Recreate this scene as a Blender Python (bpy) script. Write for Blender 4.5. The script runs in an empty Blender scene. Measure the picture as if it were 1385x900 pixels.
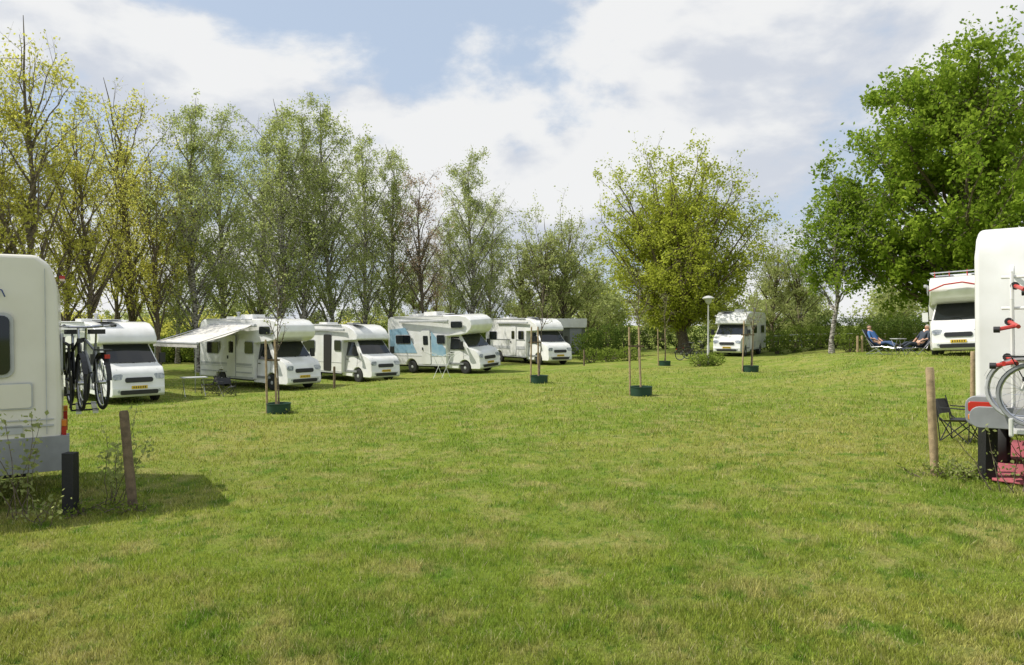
import bpy, bmesh, math, random
import numpy as np
from mathutils import Vector, Matrix
random.seed(5)
scene=bpy.context.scene
COL=scene.collection
F=1000.0
CZ=2.0
# ------------------------------------------------------------ ground height
CP=np.array([(-5.3,8.5,-.1),(-12.7,25.6,-.72),(-10,31,-.76),(-7,38,-.8),(-2,42,-.5),(1.5,47,-.4),(14,50,0),
(15.7,27,.85),(17,32,.7),(20,30,.85),(5.4,8.5,.12),(0,0,0),(3.6,21,0),(.9,25.6,0),(-6.3,19.6,-.33),(8.2,40,-.2),(9.7,30,.09),
(0,60,-.2),(25,50,.4),(-30,30,-.8),(30,25,1.0),(-15,8,-.2),(-10,0,0),(12,5,.3),(-4,14,-.12),(5,14,.05),(0,8,0),(-4,30,-.35),
(-14,40,-.8),(-20,50,-.6),(20,70,.1),(-20,90,0),(40,90,0),(5,5,.02),(-3,5,0)],dtype=float)
def gz(x,y):
    x=np.asarray(x,dtype=float);y=np.asarray(y,dtype=float)
    num=np.zeros_like(x);den=np.zeros_like(x)
    for cx,cy,cz in CP:
        w=1.0/((x-cx)**2+(y-cy)**2+2.5)**2
        num+=w*cz;den+=w
    z=num/den
    r=np.sqrt(x**2+(y-30)**2)
    return z*np.clip(1-(r-70)/120,0,1)
def g1(x,y): return float(gz(np.array([x]),np.array([y]))[0])
def W(px,Y): return (px-692.5)/F*Y
# ------------------------------------------------------------ materials
def newmat(name):
    m=bpy.data.materials.new(name);m.use_nodes=True
    nt=m.node_tree
    return m,nt,nt.nodes['Principled BSDF']
def mat(name,col,rough=.5,metal=0,var=.08,scale=6,bump=0,coat=0,spec=None,dirt=None):
    m,nt,b=newmat(name)
    N=nt.nodes;Lk=nt.links
    tc=N.new('ShaderNodeTexCoord');no=N.new('ShaderNodeTexNoise')
    no.inputs['Scale'].default_value=scale;no.inputs['Detail'].default_value=6
    Lk.new(tc.outputs['Object'],no.inputs['Vector'])
    mx=N.new('ShaderNodeMix');mx.data_type='RGBA'
    c2=dirt if dirt else tuple(max(0,c*(1-2.2*var)) for c in col)
    mx.inputs[6].default_value=(*c2,1);mx.inputs[7].default_value=(*col,1)
    rp=N.new('ShaderNodeMapRange');rp.inputs[1].default_value=.3;rp.inputs[2].default_value=.6
    Lk.new(no.outputs['Fac'],rp.inputs[0]);Lk.new(rp.outputs[0],mx.inputs[0])
    Lk.new(mx.outputs[2],b.inputs['Base Color'])
    b.inputs['Roughness'].default_value=rough;b.inputs['Metallic'].default_value=metal
    if coat: b.inputs['Coat Weight'].default_value=coat
    if spec is not None: b.inputs['Specular IOR Level'].default_value=spec
    if bump:
        bp=N.new('ShaderNodeBump');bp.inputs['Strength'].default_value=bump;bp.inputs['Distance'].default_value=.02
        n2=N.new('ShaderNodeTexNoise');n2.inputs['Scale'].default_value=scale*6
        Lk.new(tc.outputs['Object'],n2.inputs['Vector']);Lk.new(n2.outputs['Fac'],bp.inputs['Height']);Lk.new(bp.outputs[0],b.inputs['Normal'])
    return m
M={}
M['white']=mat('vehicle_white_paint',(.80,.80,.78),.28,coat=.3,dirt=(.69,.685,.65),scale=2)
M['cream']=mat('motorhome_cream_panel',(.74,.71,.62),.35,coat=.2,dirt=(.66,.63,.53),scale=1.5)
M['glass']=mat('tinted_glass',(.012,.015,.018),.04,var=.02,spec=.6)
M['black']=mat('black_plastic',(.02,.02,.022),.5)
M['rubber']=mat('tyre_rubber',(.025,.025,.025),.8)
M['grey']=mat('grey_trim',(.28,.29,.3),.5)
M['lgrey']=mat('light_grey_trim',(.5,.51,.52),.45)
M['metal']=mat('aluminium',(.6,.6,.62),.3,metal=1)
M['lamp']=mat('headlamp_lens',(.45,.47,.5),.08,spec=.9,dirt=(.15,.17,.2),scale=9)
M['red']=mat('red_lens',(.5,.03,.02),.2)
M['orange']=mat('orange_lens',(.7,.22,.02),.3)
M['yellow']=mat('number_plate_yellow',(.75,.5,.03),.4)
M['blue']=mat('blue_decal',(.25,.42,.55),.35,dirt=(.36,.52,.62),scale=3)
M['dblue']=mat('dark_blue_decal',(.04,.07,.2),.35)
M['beige']=mat('awning_fabric',(.62,.6,.55),.8)
M['wood']=mat('weathered_wood_post',(.20,.145,.09),.85,scale=12,bump=.6,var=.25)
M['wood2']=mat('tan_stake_wood',(.42,.31,.18),.8,scale=12,bump=.4,var=.2)
M['blackpost']=mat('black_marker_post',(.012,.012,.014),.6,bump=.2)
M['green']=mat('green_tree_collar',(.01,.05,.025),.6)
M['mat']=mat('red_ground_mat',(.40,.10,.12),.9,scale=30,bump=.4)
M['skin']=mat('skin',(.55,.33,.23),.6)
M['jeans']=mat('jeans',(.05,.09,.2),.85,scale=30)
M['shirt']=mat('dark_shirt',(.04,.05,.07),.85,scale=30)
M['bluecloth']=mat('blue_shirt',(.06,.16,.4),.85,scale=30)
M['hair']=mat('hair',(.09,.06,.04),.8)
M['greyhair']=mat('grey_hair',(.4,.38,.35),.8)
M['redpaint']=mat('red_paint',(.5,.05,.04),.35)
M['pole']=mat('lamp_pole_paint',(.5,.5,.48),.5)
M['interior']=mat('dark_interior',(.02,.018,.016),.9)
M['wallm']=mat('grey_green_wall',(.16,.17,.14),.85,scale=8)
M['dash']=mat('dashboard_grey',(.16,.16,.16),.7)
def bark(name,c1,c2,scale=8):
    m,nt,b=newmat(name);N=nt.nodes;Lk=nt.links
    tc=N.new('ShaderNodeTexCoord');mp=N.new('ShaderNodeMapping');mp.inputs['Scale'].default_value=(1,1,2.5)
    no=N.new('ShaderNodeTexNoise');no.inputs['Scale'].default_value=scale;no.inputs['Detail'].default_value=5
    Lk.new(tc.outputs['Object'],mp.inputs[0]);Lk.new(mp.outputs[0],no.inputs['Vector'])
    r=N.new('ShaderNodeValToRGB');r.color_ramp.elements[0].position=.42;r.color_ramp.elements[1].position=.58
    r.color_ramp.elements[0].color=(*c1,1);r.color_ramp.elements[1].color=(*c2,1)
    Lk.new(no.outputs['Fac'],r.inputs[0]);Lk.new(r.outputs[0],b.inputs['Base Color']);b.inputs['Roughness'].default_value=.9
    bp=N.new('ShaderNodeBump');bp.inputs['Strength'].default_value=.5;bp.inputs['Distance'].default_value=.03
    Lk.new(no.outputs['Fac'],bp.inputs['Height']);Lk.new(bp.outputs[0],b.inputs['Normal'])
    return m
BARK=bark('brown_bark',(.09,.07,.05),(.20,.16,.115))
BIRCHB=bark('birch_bark',(.08,.07,.06),(.44,.41,.37),5)
def leafmat(name,ca,cb,trans=.5):
    m=bpy.data.materials.new(name);m.use_nodes=True;nt=m.node_tree;N=nt.nodes;Lk=nt.links
    N.remove(N['Principled BSDF']);out=N['Material Output']
    at=N.new('ShaderNodeAttribute');at.attribute_name='rnd'
    mx=N.new('ShaderNodeMix');mx.data_type='RGBA';mx.inputs[6].default_value=(*ca,1);mx.inputs[7].default_value=(*cb,1)
    Lk.new(at.outputs['Fac'],mx.inputs[0])
    d=N.new('ShaderNodeBsdfDiffuse');t=N.new('ShaderNodeBsdfTranslucent')
    hs=N.new('ShaderNodeHueSaturation');hs.inputs['Value'].default_value=1.65;hs.inputs['Saturation'].default_value=1.0
    Lk.new(mx.outputs[2],d.inputs[0]);Lk.new(mx.outputs[2],hs.inputs['Color']);Lk.new(hs.outputs[0],t.inputs[0])
    a=N.new('ShaderNodeMixShader');a.inputs[0].default_value=trans;Lk.new(d.outputs[0],a.inputs[1]);Lk.new(t.outputs[0],a.inputs[2])
    Lk.new(a.outputs[0],out.inputs['Surface'])
    return m
L_BIRCH=leafmat('birch_leaves',(.22,.265,.09),(.38,.42,.15))
L_YEL=leafmat('spring_yellow_leaves',(.34,.34,.055),(.50,.49,.12))
L_ROUND=leafmat('yellow_green_leaves',(.23,.275,.035),(.42,.45,.07))
L_DENSE=leafmat('dense_green_leaves',(.10,.18,.015),(.27,.35,.045))
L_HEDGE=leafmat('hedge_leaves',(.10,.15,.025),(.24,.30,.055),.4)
L_DARKH=leafmat('dark_hedge_leaves',(.05,.085,.02),(.12,.17,.035),.3)
L_FAR=leafmat('distant_leaves',(.22,.26,.09),(.40,.43,.17))
L_RED=leafmat('reddish_bud_leaves',(.30,.22,.16),(.42,.32,.22))
# ------------------------------------------------------------ mesh builder
def V3(a): return Vector(a)
class MB:
    def __init__(s): s.v=[];s.f=[];s.m=[];s.mats=[]
    def mi(s,m):
        if m not in s.mats: s.mats.append(m)
        return s.mats.index(m)
    def add(s,vs,fs,m):
        o=len(s.v);s.v+= [tuple(v) for v in vs];k=s.mi(m)
        for f in fs: s.f.append([i+o for i in f]);s.m.append(k)
    def box(s,c,d,m,R=None):
        c=V3(c);vs=[]
        for x in(-.5,.5):
            for y in(-.5,.5):
                for z in(-.5,.5):
                    p=Vector((x*d[0],y*d[1],z*d[2]))
                    if R: p=R@p
                    vs.append(c+p)
        s.add(vs,[(0,1,3,2),(4,6,7,5),(0,4,5,1),(2,3,7,6),(0,2,6,4),(1,5,7,3)],m)
    def lathe(s,c,ax,prof,m,n=20,cap=True):
        c=V3(c);ax=V3(ax).normalized();u=ax.orthogonal().normalized();w=ax.cross(u)
        vs=[];fs=[]
        for a,r in prof:
            for i in range(n):
                t=2*math.pi*i/n;vs.append(c+ax*a+(u*math.cos(t)+w*math.sin(t))*r)
        for j in range(len(prof)-1):
            for i in range(n):
                k=(i+1)%n;fs.append((j*n+i,j*n+k,(j+1)*n+k,(j+1)*n+i))
        if cap: fs.append(tuple(range(n))[::-1]);fs.append(tuple((len(prof)-1)*n+i for i in range(n)))
        s.add(vs,fs,m)
    def tube(s,p0,p1,r,m,n=7,r1=None):
        p0=V3(p0);p1=V3(p1);d=p1-p0
        if d.length<1e-6:return
        s.lathe(p0,d,[(0,r),(d.length,r if r1 is None else r1)],m,n)
    def path(s,pts,r,m,n=7):
        for a,b in zip(pts[:-1],pts[1:]): s.tube(a,b,r,m,n)
    def ring(s,c,ax,R,r,m,n=28,k=7):
        c=V3(c);ax=V3(ax).normalized();u=ax.orthogonal().normalized();w=ax.cross(u);vs=[];fs=[]
        for i in range(n):
            t=2*math.pi*i/n;d=u*math.cos(t)+w*math.sin(t)
            for j in range(k):
                q=2*math.pi*j/k;vs.append(c+d*(R+r*math.cos(q))+ax*r*math.sin(q))
        for i in range(n):
            for j in range(k):
                a=i*k+j;b=i*k+(j+1)%k;e=((i+1)%n)*k+j;f=((i+1)%n)*k+(j+1)%k
                fs.append((a,e,f,b))
        s.add(vs,fs,m)
    def rplate(s,c,u,v,w,h,r,t,m,seg=4):
        c=V3(c);u=V3(u).normalized();v=V3(v).normalized();n=u.cross(v).normalized()
        r=min(r,w/2*.98,h/2*.98);pts=[]
        for qx,qy,a0 in((1,1,0),(-1,1,90),(-1,-1,180),(1,-1,270)):
            for i in range(seg+1):
                a=math.radians(a0+90*i/seg)
                pts.append(c+u*(qx*(w/2-r)+r*math.cos(a))+v*(qy*(h/2-r)+r*math.sin(a)))
        k=len(pts);vs=pts+[p+n*t for p in pts]
        fs=[tuple(range(k))[::-1],tuple(range(k,2*k))]+[(i,(i+1)%k,(i+1)%k+k,i+k) for i in range(k)]
        s.add(vs,fs,m)
    def prism(s,prof,wf,m):
        k=len(prof)
        vs=[(x,-wf(x,z),z) for x,z in prof]+[(x,wf(x,z),z) for x,z in prof]
        fs=[tuple(range(k)),tuple(range(k,2*k))[::-1]]+[(i,i+k,(i+1)%k+k,(i+1)%k) for i in range(k)]
        s.add(vs,fs,m)
    def xform(s,Mx,start=0):
        for i in range(start,len(s.v)): s.v[i]=tuple(Mx@Vector(s.v[i]))
    def obj(s,name,parent=None,bevel=0,seg=2,smooth=True,ang=35):
        me=bpy.data.meshes.new(name);me.from_pydata(s.v,[],s.f);me.update()
        for m in s.mats: me.materials.append(m)
        me.polygons.foreach_set('material_index',s.m)
        bm=bmesh.new();bm.from_mesh(me);bmesh.ops.recalc_face_normals(bm,faces=bm.faces);bm.to_mesh(me);bm.free()
        o=bpy.data.objects.new(name,me);COL.objects.link(o)
        if parent: o.parent=parent
        if bevel:
            b=o.modifiers.new('bevel','BEVEL');b.width=bevel;b.segments=seg;b.limit_method='ANGLE';b.angle_limit=math.radians(ang);b.harden_normals=False
        if smooth:
            me.shade_smooth()
            try: me.set_sharp_from_angle(angle=math.radians(38))
            except Exception: pass
        return o
def empty(name,loc=(0,0,0)):
    e=bpy.data.objects.new(name,None);e.empty_display_size=.3;e.location=loc;COL.objects.link(e);return e
# ------------------------------------------------------------ vehicles
def arc(xw,zc,ra,zb,n=10):
    a0=math.asin(min(.98,(zb-zc)/ra));out=[]
    for i in range(n+1):
        a=a0+(math.pi-2*a0)*i/n
        out.append((xw+ra*math.cos(a),zc+ra*math.sin(a)))
    return out
def wheel(mb,x,y,sgn,hub):
    r=.335
    mb.lathe((x,y-sgn*.2,r),(0,sgn,0),[(0,r-.05),(.02,r-.01),(.05,r),(.15,r),(.18,r-.012),(.2,r-.05),(.195,.22)],M['rubber'],28)
    mb.lathe((x,y-sgn*.03,r),(0,sgn,0),[(0,.225),(.02,.215),(-.0,.19),(.005,.12),(.03,.07),(.035,.0)],hub,24,cap=False)
    for i in range(6):
        a=i*math.pi/3
        mb.lathe((x+.155*math.cos(a),y-.028*sgn,r+.155*math.sin(a)),(0,sgn,0),[(0,.03),(.007,.03)],M['black'],8)
def cabw(x,z):
    if z<.9: w=.98
    elif z<1.36: w=.98-(z-.9)/.46*.05
    else: w=.93-(z-1.36)/.72*.13
    return w
def motorhome(name,kind,L,front_px,Y,theta,opt=None,loc=None):
    opt=opt or {}
    paint=opt.get('paint',M['white']);bodyp=opt.get('body',paint)
    H=opt.get('H',2.78 if kind=='semi' else 3.05)
    X=W(front_px,Y);d=Vector((-X,-Y)).normalized();c,s_=math.cos(math.radians(theta)),math.sin(math.radians(theta))
    hd=Vector((d.x*c-d.y*s_,d.x*s_+d.y*c))
    if opt.get('rear_ref'): rear=Vector((X,Y));
    else: rear=Vector((X,Y))-hd*L
    E=empty(name)
    ctr=rear+hd*L*.5;lf=Vector((-hd.y,hd.x))
    zf=g1(*(rear+hd*(L-.9)));zr=g1(*(rear+hd*1.5));zl=g1(*(ctr+lf));zrr=g1(*(ctr-lf))
    xa=Vector((hd.x,hd.y,(zf-zr)/(L-2.4))).normalized();ya=Vector((lf.x,lf.y,(zl-zrr)/2)).normalized()
    za=xa.cross(ya).normalized();ya=za.cross(xa)
    Mx=Matrix((xa,ya,za)).transposed().to_4x4();Mx.translation=Vector((rear.x,rear.y,(zf+zr)/2-xa.z*(L*.5)-.02))
    E.matrix_world=Mx
    hw=1.13;zb=opt.get('zb',.42);xw=opt.get('rw',1.75)
    if kind=='semi':
        top=[(0,zb),(-.03,1.2),(.0,H-.35),(.06,H-.13),(.2,H-.02),(L-2.3,H),(L-1.75,H-.06),(L-1.3,H-.27),(L-1.02,H-.55),(L-.98,2.12),(L-1.12,2.06),(L-2.05,2.03),(L-2.05,zb)]
    else:
        top=[(0,zb),(-.03,1.2),(0,H-.4),(.06,H-.14),(.2,H-.02),(L-1.3,H),(L-.8,H-.08),(L-.5,H-.28),(L-.4,H-.55),(L-.5,H-.78),(L-.75,2.14),(L-1.15,2.06),(L-2.05,2.0),(L-2.05,zb)]
    prof=top+arc(xw,.335,.43,zb)
    def bw(x,z):
        w=hw
        if x>L-2.2 and z>1.9: w=hw-.02-max(0,(x-(L-2.0)))*.13
        if z>H-.1: w-=.05
        return w
    b=MB();b.prism(prof,bw,bodyp);b.obj('habitation_body',E,bevel=.05,seg=3)
    k=MB();k.box((L/2-.2,0,.45),(L-1.0,1.3,.3),M['black'])
    k.obj('chassis',E)
    cb=MB();pc=[(L-2.25,.3),(L-2.25,2.09),(L-1.32,2.09),(L-.74,1.4),(L-.3,1.26),(L-.09,1.1),(L-.01,.86),(L,.62),(L+.03,.58),(L+.03,.36),(L-.05,.27),(L-.3,.27)]
    pc=pc[:-1]+arc(L-.95,.335,.42,.28)
    def cw(x,z):
        w=cabw(x,z)
        if x>L-.35: w-= (x-(L-.35))*.35
        return w
    cb.prism(pc,cw,paint);cb.obj('cab',E,bevel=.035,seg=3)
    gl=MB();p0=Vector((L-.74,0,1.4));p1=Vector((L-1.32,0,2.09));dv=(p1-p0);nn=Vector((dv.z,0,-dv.x)).normalized()
    def wq(t0,t1,inset,m,off):
        a=p0+dv*t0+nn*off;c2=p0+dv*t1+nn*off
        wa=cabw(0,a.z)-inset;wb=cabw(0,c2.z)-inset
        gl.add([(a.x,-wa,a.z),(a.x+.03,-wa*.5,a.z),(a.x+.04,0,a.z),(a.x+.03,wa*.5,a.z),(a.x,wa,a.z),(c2.x,wb,c2.z),(c2.x+.02,wb*.5,c2.z),(c2.x+.03,0,c2.z),(c2.x+.02,-wb*.5,c2.z),(c2.x,-wb,c2.z)],
               [(0,1,8,9),(1,2,7,8),(2,3,6,7),(3,4,5,6)],m)
    wq(.03,.95,.055,M['glass'],.012)
    for sg in(-1,1):
        pts=[(L-.98,1.3),(L-1.0,1.42),(L-1.42,1.97),(L-1.95,1.97),(L-1.95,1.3)]
        gl.add([(x,sg*(cabw(0,z)+.012),z) for x,z in pts],[tuple(range(5))],M['glass'])
        gl.tube((L-2.0,sg*(cabw(0,.6)+.002),.5),(L-2.0,sg*(cabw(0,1.3)+.004),1.3),.006,M['black'],4)
        gl.tube((L-1.02,sg*(cabw(0,.8)+.002),.8),(L-1.02,sg*(cabw(0,1.3)+.004),1.3),.006,M['black'],4)
        gl.rplate((L-1.85,sg*(cabw(0,1.1)+.0),1.13),(sg*-1,0,0),(0,0,1),.16,.04,.02,.02,M['black'])
        gl.rplate((L-1.5,sg*.975,.55),(sg*-1,0,0),(0,0,1),.95,.1,.03,.02,M['grey'])
    gl.obj('cab_glazing',E,smooth=False)
    fr=MB()
    hy=.68
    for sg in(-1,1):
        fr.rplate((L-.075,sg*hy,.95),(.12,sg*1,0) if sg>0 else (-.12,1,0),(-.28,0,1),.36,.2,.09,.05,M['lamp'])
        fr.tube((L-1.08,sg*.92,1.42),(L-1.0,sg*1.1,1.45),.022,M['black'])
        fr.box((L-.98,sg*1.15,1.56),(.1,.2,.36),opt.get('mirror',M['black']))
        fr.lathe((L+.02,sg*.66,.47),(1,0,0),[(0,.055),(.02,.05)],M['lamp'],12)
        if not opt.get('zb'):
            fr.box((-.045,sg*.95,.78),(.05,.16,.26),M['red']);fr.box((-.048,sg*.95,.95),(.05,.16,.07),M['orange'])
    fr.rplate((L-.012,0,.85),(0,1,0),(-.12,0,1),.92,.17,.07,.022,M['black'])
    for zz in(.81,.88): fr.box((L+.012-(zz-.78)*.12,0,zz),(.012,.84,.01),M['metal'])
    fr.rplate((L+.028,0,.43),(0,1,0),(0,0,1),1.25,.15,.05,.012,M['black'])
    fr.rplate((L+.034,0,.6),(0,1,0),(0,0,1),.52,.11,.01,.012,M['yellow'])
    for i in range(6): fr.box((L+.048,-.19+.075*i,.6),(.004,.035,.06),M['black'])
    fr.tube((L-.05,-.75,.735),(L-.05,.75,.735),.006,M['black'],4)
    if not opt.get('zb'):
        fr.rplate((-.035,0,.6),(0,-1,0),(0,0,1),.52,.11,.01,.012,M['yellow'])
        fr.box((-.02,0,.5),(.14,2.2,.16),opt.get('bumper',M['lgrey']))
    fr.tube((L-.72,.1,1.4),(L-.98,-.55,1.66),.012,M['black'],5);fr.tube((L-.72,.65,1.4),(L-.98,.05,1.66),.012,M['black'],5)
    for sg in(-1,1): fr.tube((L-.74,sg*.78,1.405),(L-.2,sg*.66,1.2),.006,M['grey'],4)
    fr.obj('front_and_rear_fittings',E,bevel=.012)
    wh=MB()
    for sg in(-1,1):
        wheel(wh,L-.95,sg*.97,sg,opt.get('hub',M['lgrey']));wheel(wh,xw,sg*1.09,sg,opt.get('hub',M['lgrey']))
    wh.obj('wheels',E)
    sd=MB()
    wins=opt.get('wins',[(-1,1.0,1.75,.9,.5),(-1,L-2.6,1.8,.6,.5),(1,1.2,1.75,1.0,.5),(1,L-2.9,1.75,.9,.5)])
    if kind=='alcove': wins=wins+[(-1,L-1.35,H-.5,.75,.32),(1,L-1.35,H-.5,.75,.32)]
    for sg,x,z,w,h in wins:
        off=(bw(x,z)+.0)
        sd.rplate((x,sg*off,z),(-sg,0,0),(0,0,1),w+.07,h+.07,.09,.012,M['lgrey'])
        sd.rplate((x,sg*(off+.013),z),(-sg,0,0),(0,0,1),w,h,.07,.022,M['glass'])
    dx=opt.get('door',L-3.5)
    if dx:
        sd.rplate((dx,-hw,1.42),(1,0,0),(0,0,1),.66,1.85,.08,.008,M['grey'])
        sd.rplate((dx,-hw-.009,1.42),(1,0,0),(0,0,1),.63,1.82,.07,.02,M['interior'] if opt.get('open') else bodyp)
        if not opt.get('open'):
            sd.rplate((dx,-hw-.03,1.8),(1,0,0),(0,0,1),.36,.5,.06,.01,M['glass'])
            sd.box((dx-.24,-hw-.045,1.35),(.06,.03,.14),M['black'])
    sd.rplate((L-2.7,hw,.75),(-1,0,0),(0,0,1),.55,.35,.04,.012,M['lgrey'])
    for sg in(-1,1):
        sd.box(((L-2.05)/2,sg*(hw+.004),.95),(L-2.15,.012,.02),M['lgrey'])
        sd.box(((xw+.5+L-2.05)/2,sg*(hw+.002),max(.47,zb+.05)),((L-2.05)-(xw+.5),.02,.1),opt.get('skirt',M['lgrey']))
        for dz,c,wd in opt.get('stripes',[]):
            sd.box(((L-2.05)/2,sg*(hw+.006),dz),(L-2.3,.014,wd),c)
    sd.obj('windows_and_doors',E,smooth=False)
    rf=MB()
    rf.box((L*.55,.1,H+.04),(.5,.5,.09),M['lgrey'])
    if opt.get('ac',1): rf.box((L*.4,0,H+.1),(.95,.65,.2),M['white'])
    if opt.get('vent',1):
        rf.box((1.3,0,H+.05),(.7,.7,.12),M['white']);rf.lathe((.6,.5,H),(0,0,1),[(0,.05),(.25,.05),(.27,.1),(.33,.1),(.35,.02)],M['lgrey'],12)
    rf.tube((.5,-hw+.03,H-.02),(L-2.2,-hw+.03,H-.02),.03,M['lgrey'])
    rf.rplate((L*.7,-.45,H+.02),(0,1,0),(-1,0,0),.6,.9,.02,.03,M['glass'])
    rf.obj('roof_fittings',E,bevel=.025)
    aw=MB();aw.box((L-3.6 if L>5.5 else 1.5,-hw-.05,H-.28),(min(3.6,L-2.6),.11,.12),M['lgrey']);aw.obj('awning_cassette',E,bevel=.02)
    rr=MB()
    rr.rplate((-.02,0,1.75),(0,-1,0),(0,0,1),1.15,.5,.08,.02,M['lgrey']);rr.rplate((-.045,0,1.75),(0,-1,0),(0,0,1),1.05,.42,.07,.02,M['glass'])
    rr.box((-.04,0,H-.22),(.06,.5,.04),M['red'])
    rr.obj('rear_window',E,smooth=False)
    return E,Mx,H,hw
def bike(mb,Mx,fc,tm=None):
    st=len(mb.v);tm=tm or M['rubber']
    R=.33
    for x in(-.52,.52):
        mb.ring((x,0,R),(0,1,0),R,.02,tm,32,6);mb.ring((x,0,R),(0,1,0),R-.028,.009,M['metal'],28,5)
        mb.lathe((x,-.04,R),(0,1,0),[(0,.025),(.08,.025)],M['metal'],10)
        for i in range(14):
            a=2*math.pi*i/14;mb.tube((x,.02*(-1)**i,R),(x+(R-.03)*math.cos(a),0,R+(R-.03)*math.sin(a)),.0022,M['metal'],3)
        for i in range(11):
            a=math.radians(20+i*14);b=math.radians(34+i*14);q=R+.045
            mb.add([(x+q*math.cos(a),-.03,R+q*math.sin(a)),(x+q*math.cos(a),.03,R+q*math.sin(a)),(x+q*math.cos(b),.03,R+q*math.sin(b)),(x+q*math.cos(b),-.03,R+q*math.sin(b))],[(0,1,2,3)],M['black'])
    bb=(-.08,0,.3);seat=(-.22,0,.82);hd=(.34,0,.86);hb=(.38,0,.72)
    for a,b in((bb,seat),(bb,hb),((-.19,0,.72),hd)): mb.tube(a,b,.018,fc)
    for y in(-.05,.05):
        mb.tube((-.52,y,R),bb,.011,fc);mb.tube((-.52,y,R),(-.19,0,.72),.01,fc);mb.tube((.52,y,R),hb,.013,fc)
    mb.tube(hb,hd,.022,fc);mb.tube(hd,(.3,0,1.02),.014,M['metal'])
    mb.path([(.12,-.3,1.05),(.24,-.27,1.05),(.32,-.1,1.03),(.32,.1,1.03),(.24,.27,1.05),(.12,.3,1.05)],.013,M['metal'])
    for y in(-.3,.3): mb.tube((.06,y,1.05),(.18,y*.95,1.05),.02,M['black'])
    mb.tube(seat,(-.25,0,.95),.013,M['metal']);mb.box((-.27,0,.97),(.26,.15,.06),M['black'])
    mb.ring(bb,(0,1,0),.09,.006,M['metal'],18,4);mb.lathe((-.08,-.035,.3),(0,1,0),[(0,.09),(.006,.09)],M['black'],16)
    mb.tube((-.08,-.08,.3),(.03,-.08,.17),.01,M['metal']);mb.tube((-.08,.08,.3),(-.19,.08,.43),.01,M['metal'])
    mb.box((.05,-.09,.16),(.09,.08,.02),M['black']);mb.box((-.21,.09,.44),(.09,.08,.02),M['black'])
    mb.box((-.6,0,.74),(.36,.13,.015),M['black']);mb.tube((-.72,0,.73),(-.55,0,.35),.006,M['black'])
    mb.box((-.79,0,.66),(.03,.06,.05),M['red']);mb.box((.42,0,.86),(.05,.06,.06),M['black'])
    mb.xform(Mx,st)
def heading_theta(X,Y,h):
    d=Vector((-X,-Y)).normalized();return math.degrees(math.atan2(d.x*h[1]-d.y*h[0],d.x*h[0]+d.y*h[1]))
Lm=6.2
h=Vector((-.86,-.51)).normalized();Yc=8.55
cx=W(80,Yc)
lfv=Vector((-h.y,h.x))
rc=Vector((cx,Yc))-lfv*1.13 if (Vector((cx,Yc))-lfv*1.13).length>(Vector((cx,Yc))+lfv*1.13).length else Vector((cx,Yc))+lfv*1.13
def motorhome_at(name,kind,L,rear,h,opt):
    opt=dict(opt);opt['rear_ref']=1
    px=692.5+rear.x/rear.y*F
    return motorhome(name,kind,L,px,rear.y,heading_theta(rear.x,rear.y,h),opt)
E,Mx,H_,hw=motorhome_at('white_motorhome','alcove',Lm,rc,h,dict(body=M['cream'],H=2.93,ac=0,vent=0,skirt=M['grey'],bumper=M['grey'],
   wins=[(-1,1.0,1.85,.9,.62),(-1,3.9,1.8,.6,.5),(1,.83,1.88,.74,.66),(1,3.2,1.85,.9,.6)]))
x=MB()
x.box((.55,1.13,.62),(1.3,.05,.4),M['grey']);x.box((.05,0,.62),(.16,2.28,.4),M['grey'])
x.path([(.62,1.145,2.42),(.57,1.145,2.5),(.53,1.145,2.5),(.5,1.145,2.42)],.008,M['dblue'])
x.path([(.8,1.145,2.58),(.72,1.145,2.61),(.62,1.145,2.6),(.55,1.145,2.56)],.006,M['dblue'])
x.obj('grey_skirt',E,bevel=.04)
sm=MB();sm.box((.75,1.134,1.02),(1.4,.01,.012),M['lgrey']);sm.tube((.12,1.137,.85),(.12,1.137,2.75),.006,M['lgrey'],4);sm.rplate((.5,1.132,.92),(-1,0,0),(0,0,1),.3,.1,.02,.008,M['lgrey'])
sm.rplate((.42,1.132,1.3),(-1,0,0),(0,0,1),.34,.3,.03,.008,M['lgrey']);sm.rplate((.42,1.141,1.3),(-1,0,0),(0,0,1),.31,.27,.03,.006,M['cream']);sm.obj('side_seams',E)
r=MB()
for y in(-.45,.45):
    r.path([(-.03,y,1.9),(-.1,y,1.85),(-.12,y,1.04),(-.42,y,1.04)],.012,M['black'])
for zz in(1.08,1.5,1.85): r.tube((-.11,-.5,zz),(-.11,.5,zz),.012,M['black'])
for xx in(-.2,-.38): r.box((xx,0,1.03),(.06,1.4,.03),M['metal'])
r.obj('bicycle_carrier',E)
bk=MB()
bike(bk,Matrix.Translation((-.17,0.0,1.05))@Matrix.Rotation(math.radians(97),4,'Z'),M['black'])
bike(bk,Matrix.Translation((-.36,-.05,1.05))@Matrix.Rotation(math.radians(-79),4,'Z'),M['grey'])
bk.obj('bicycles',E)
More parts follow.
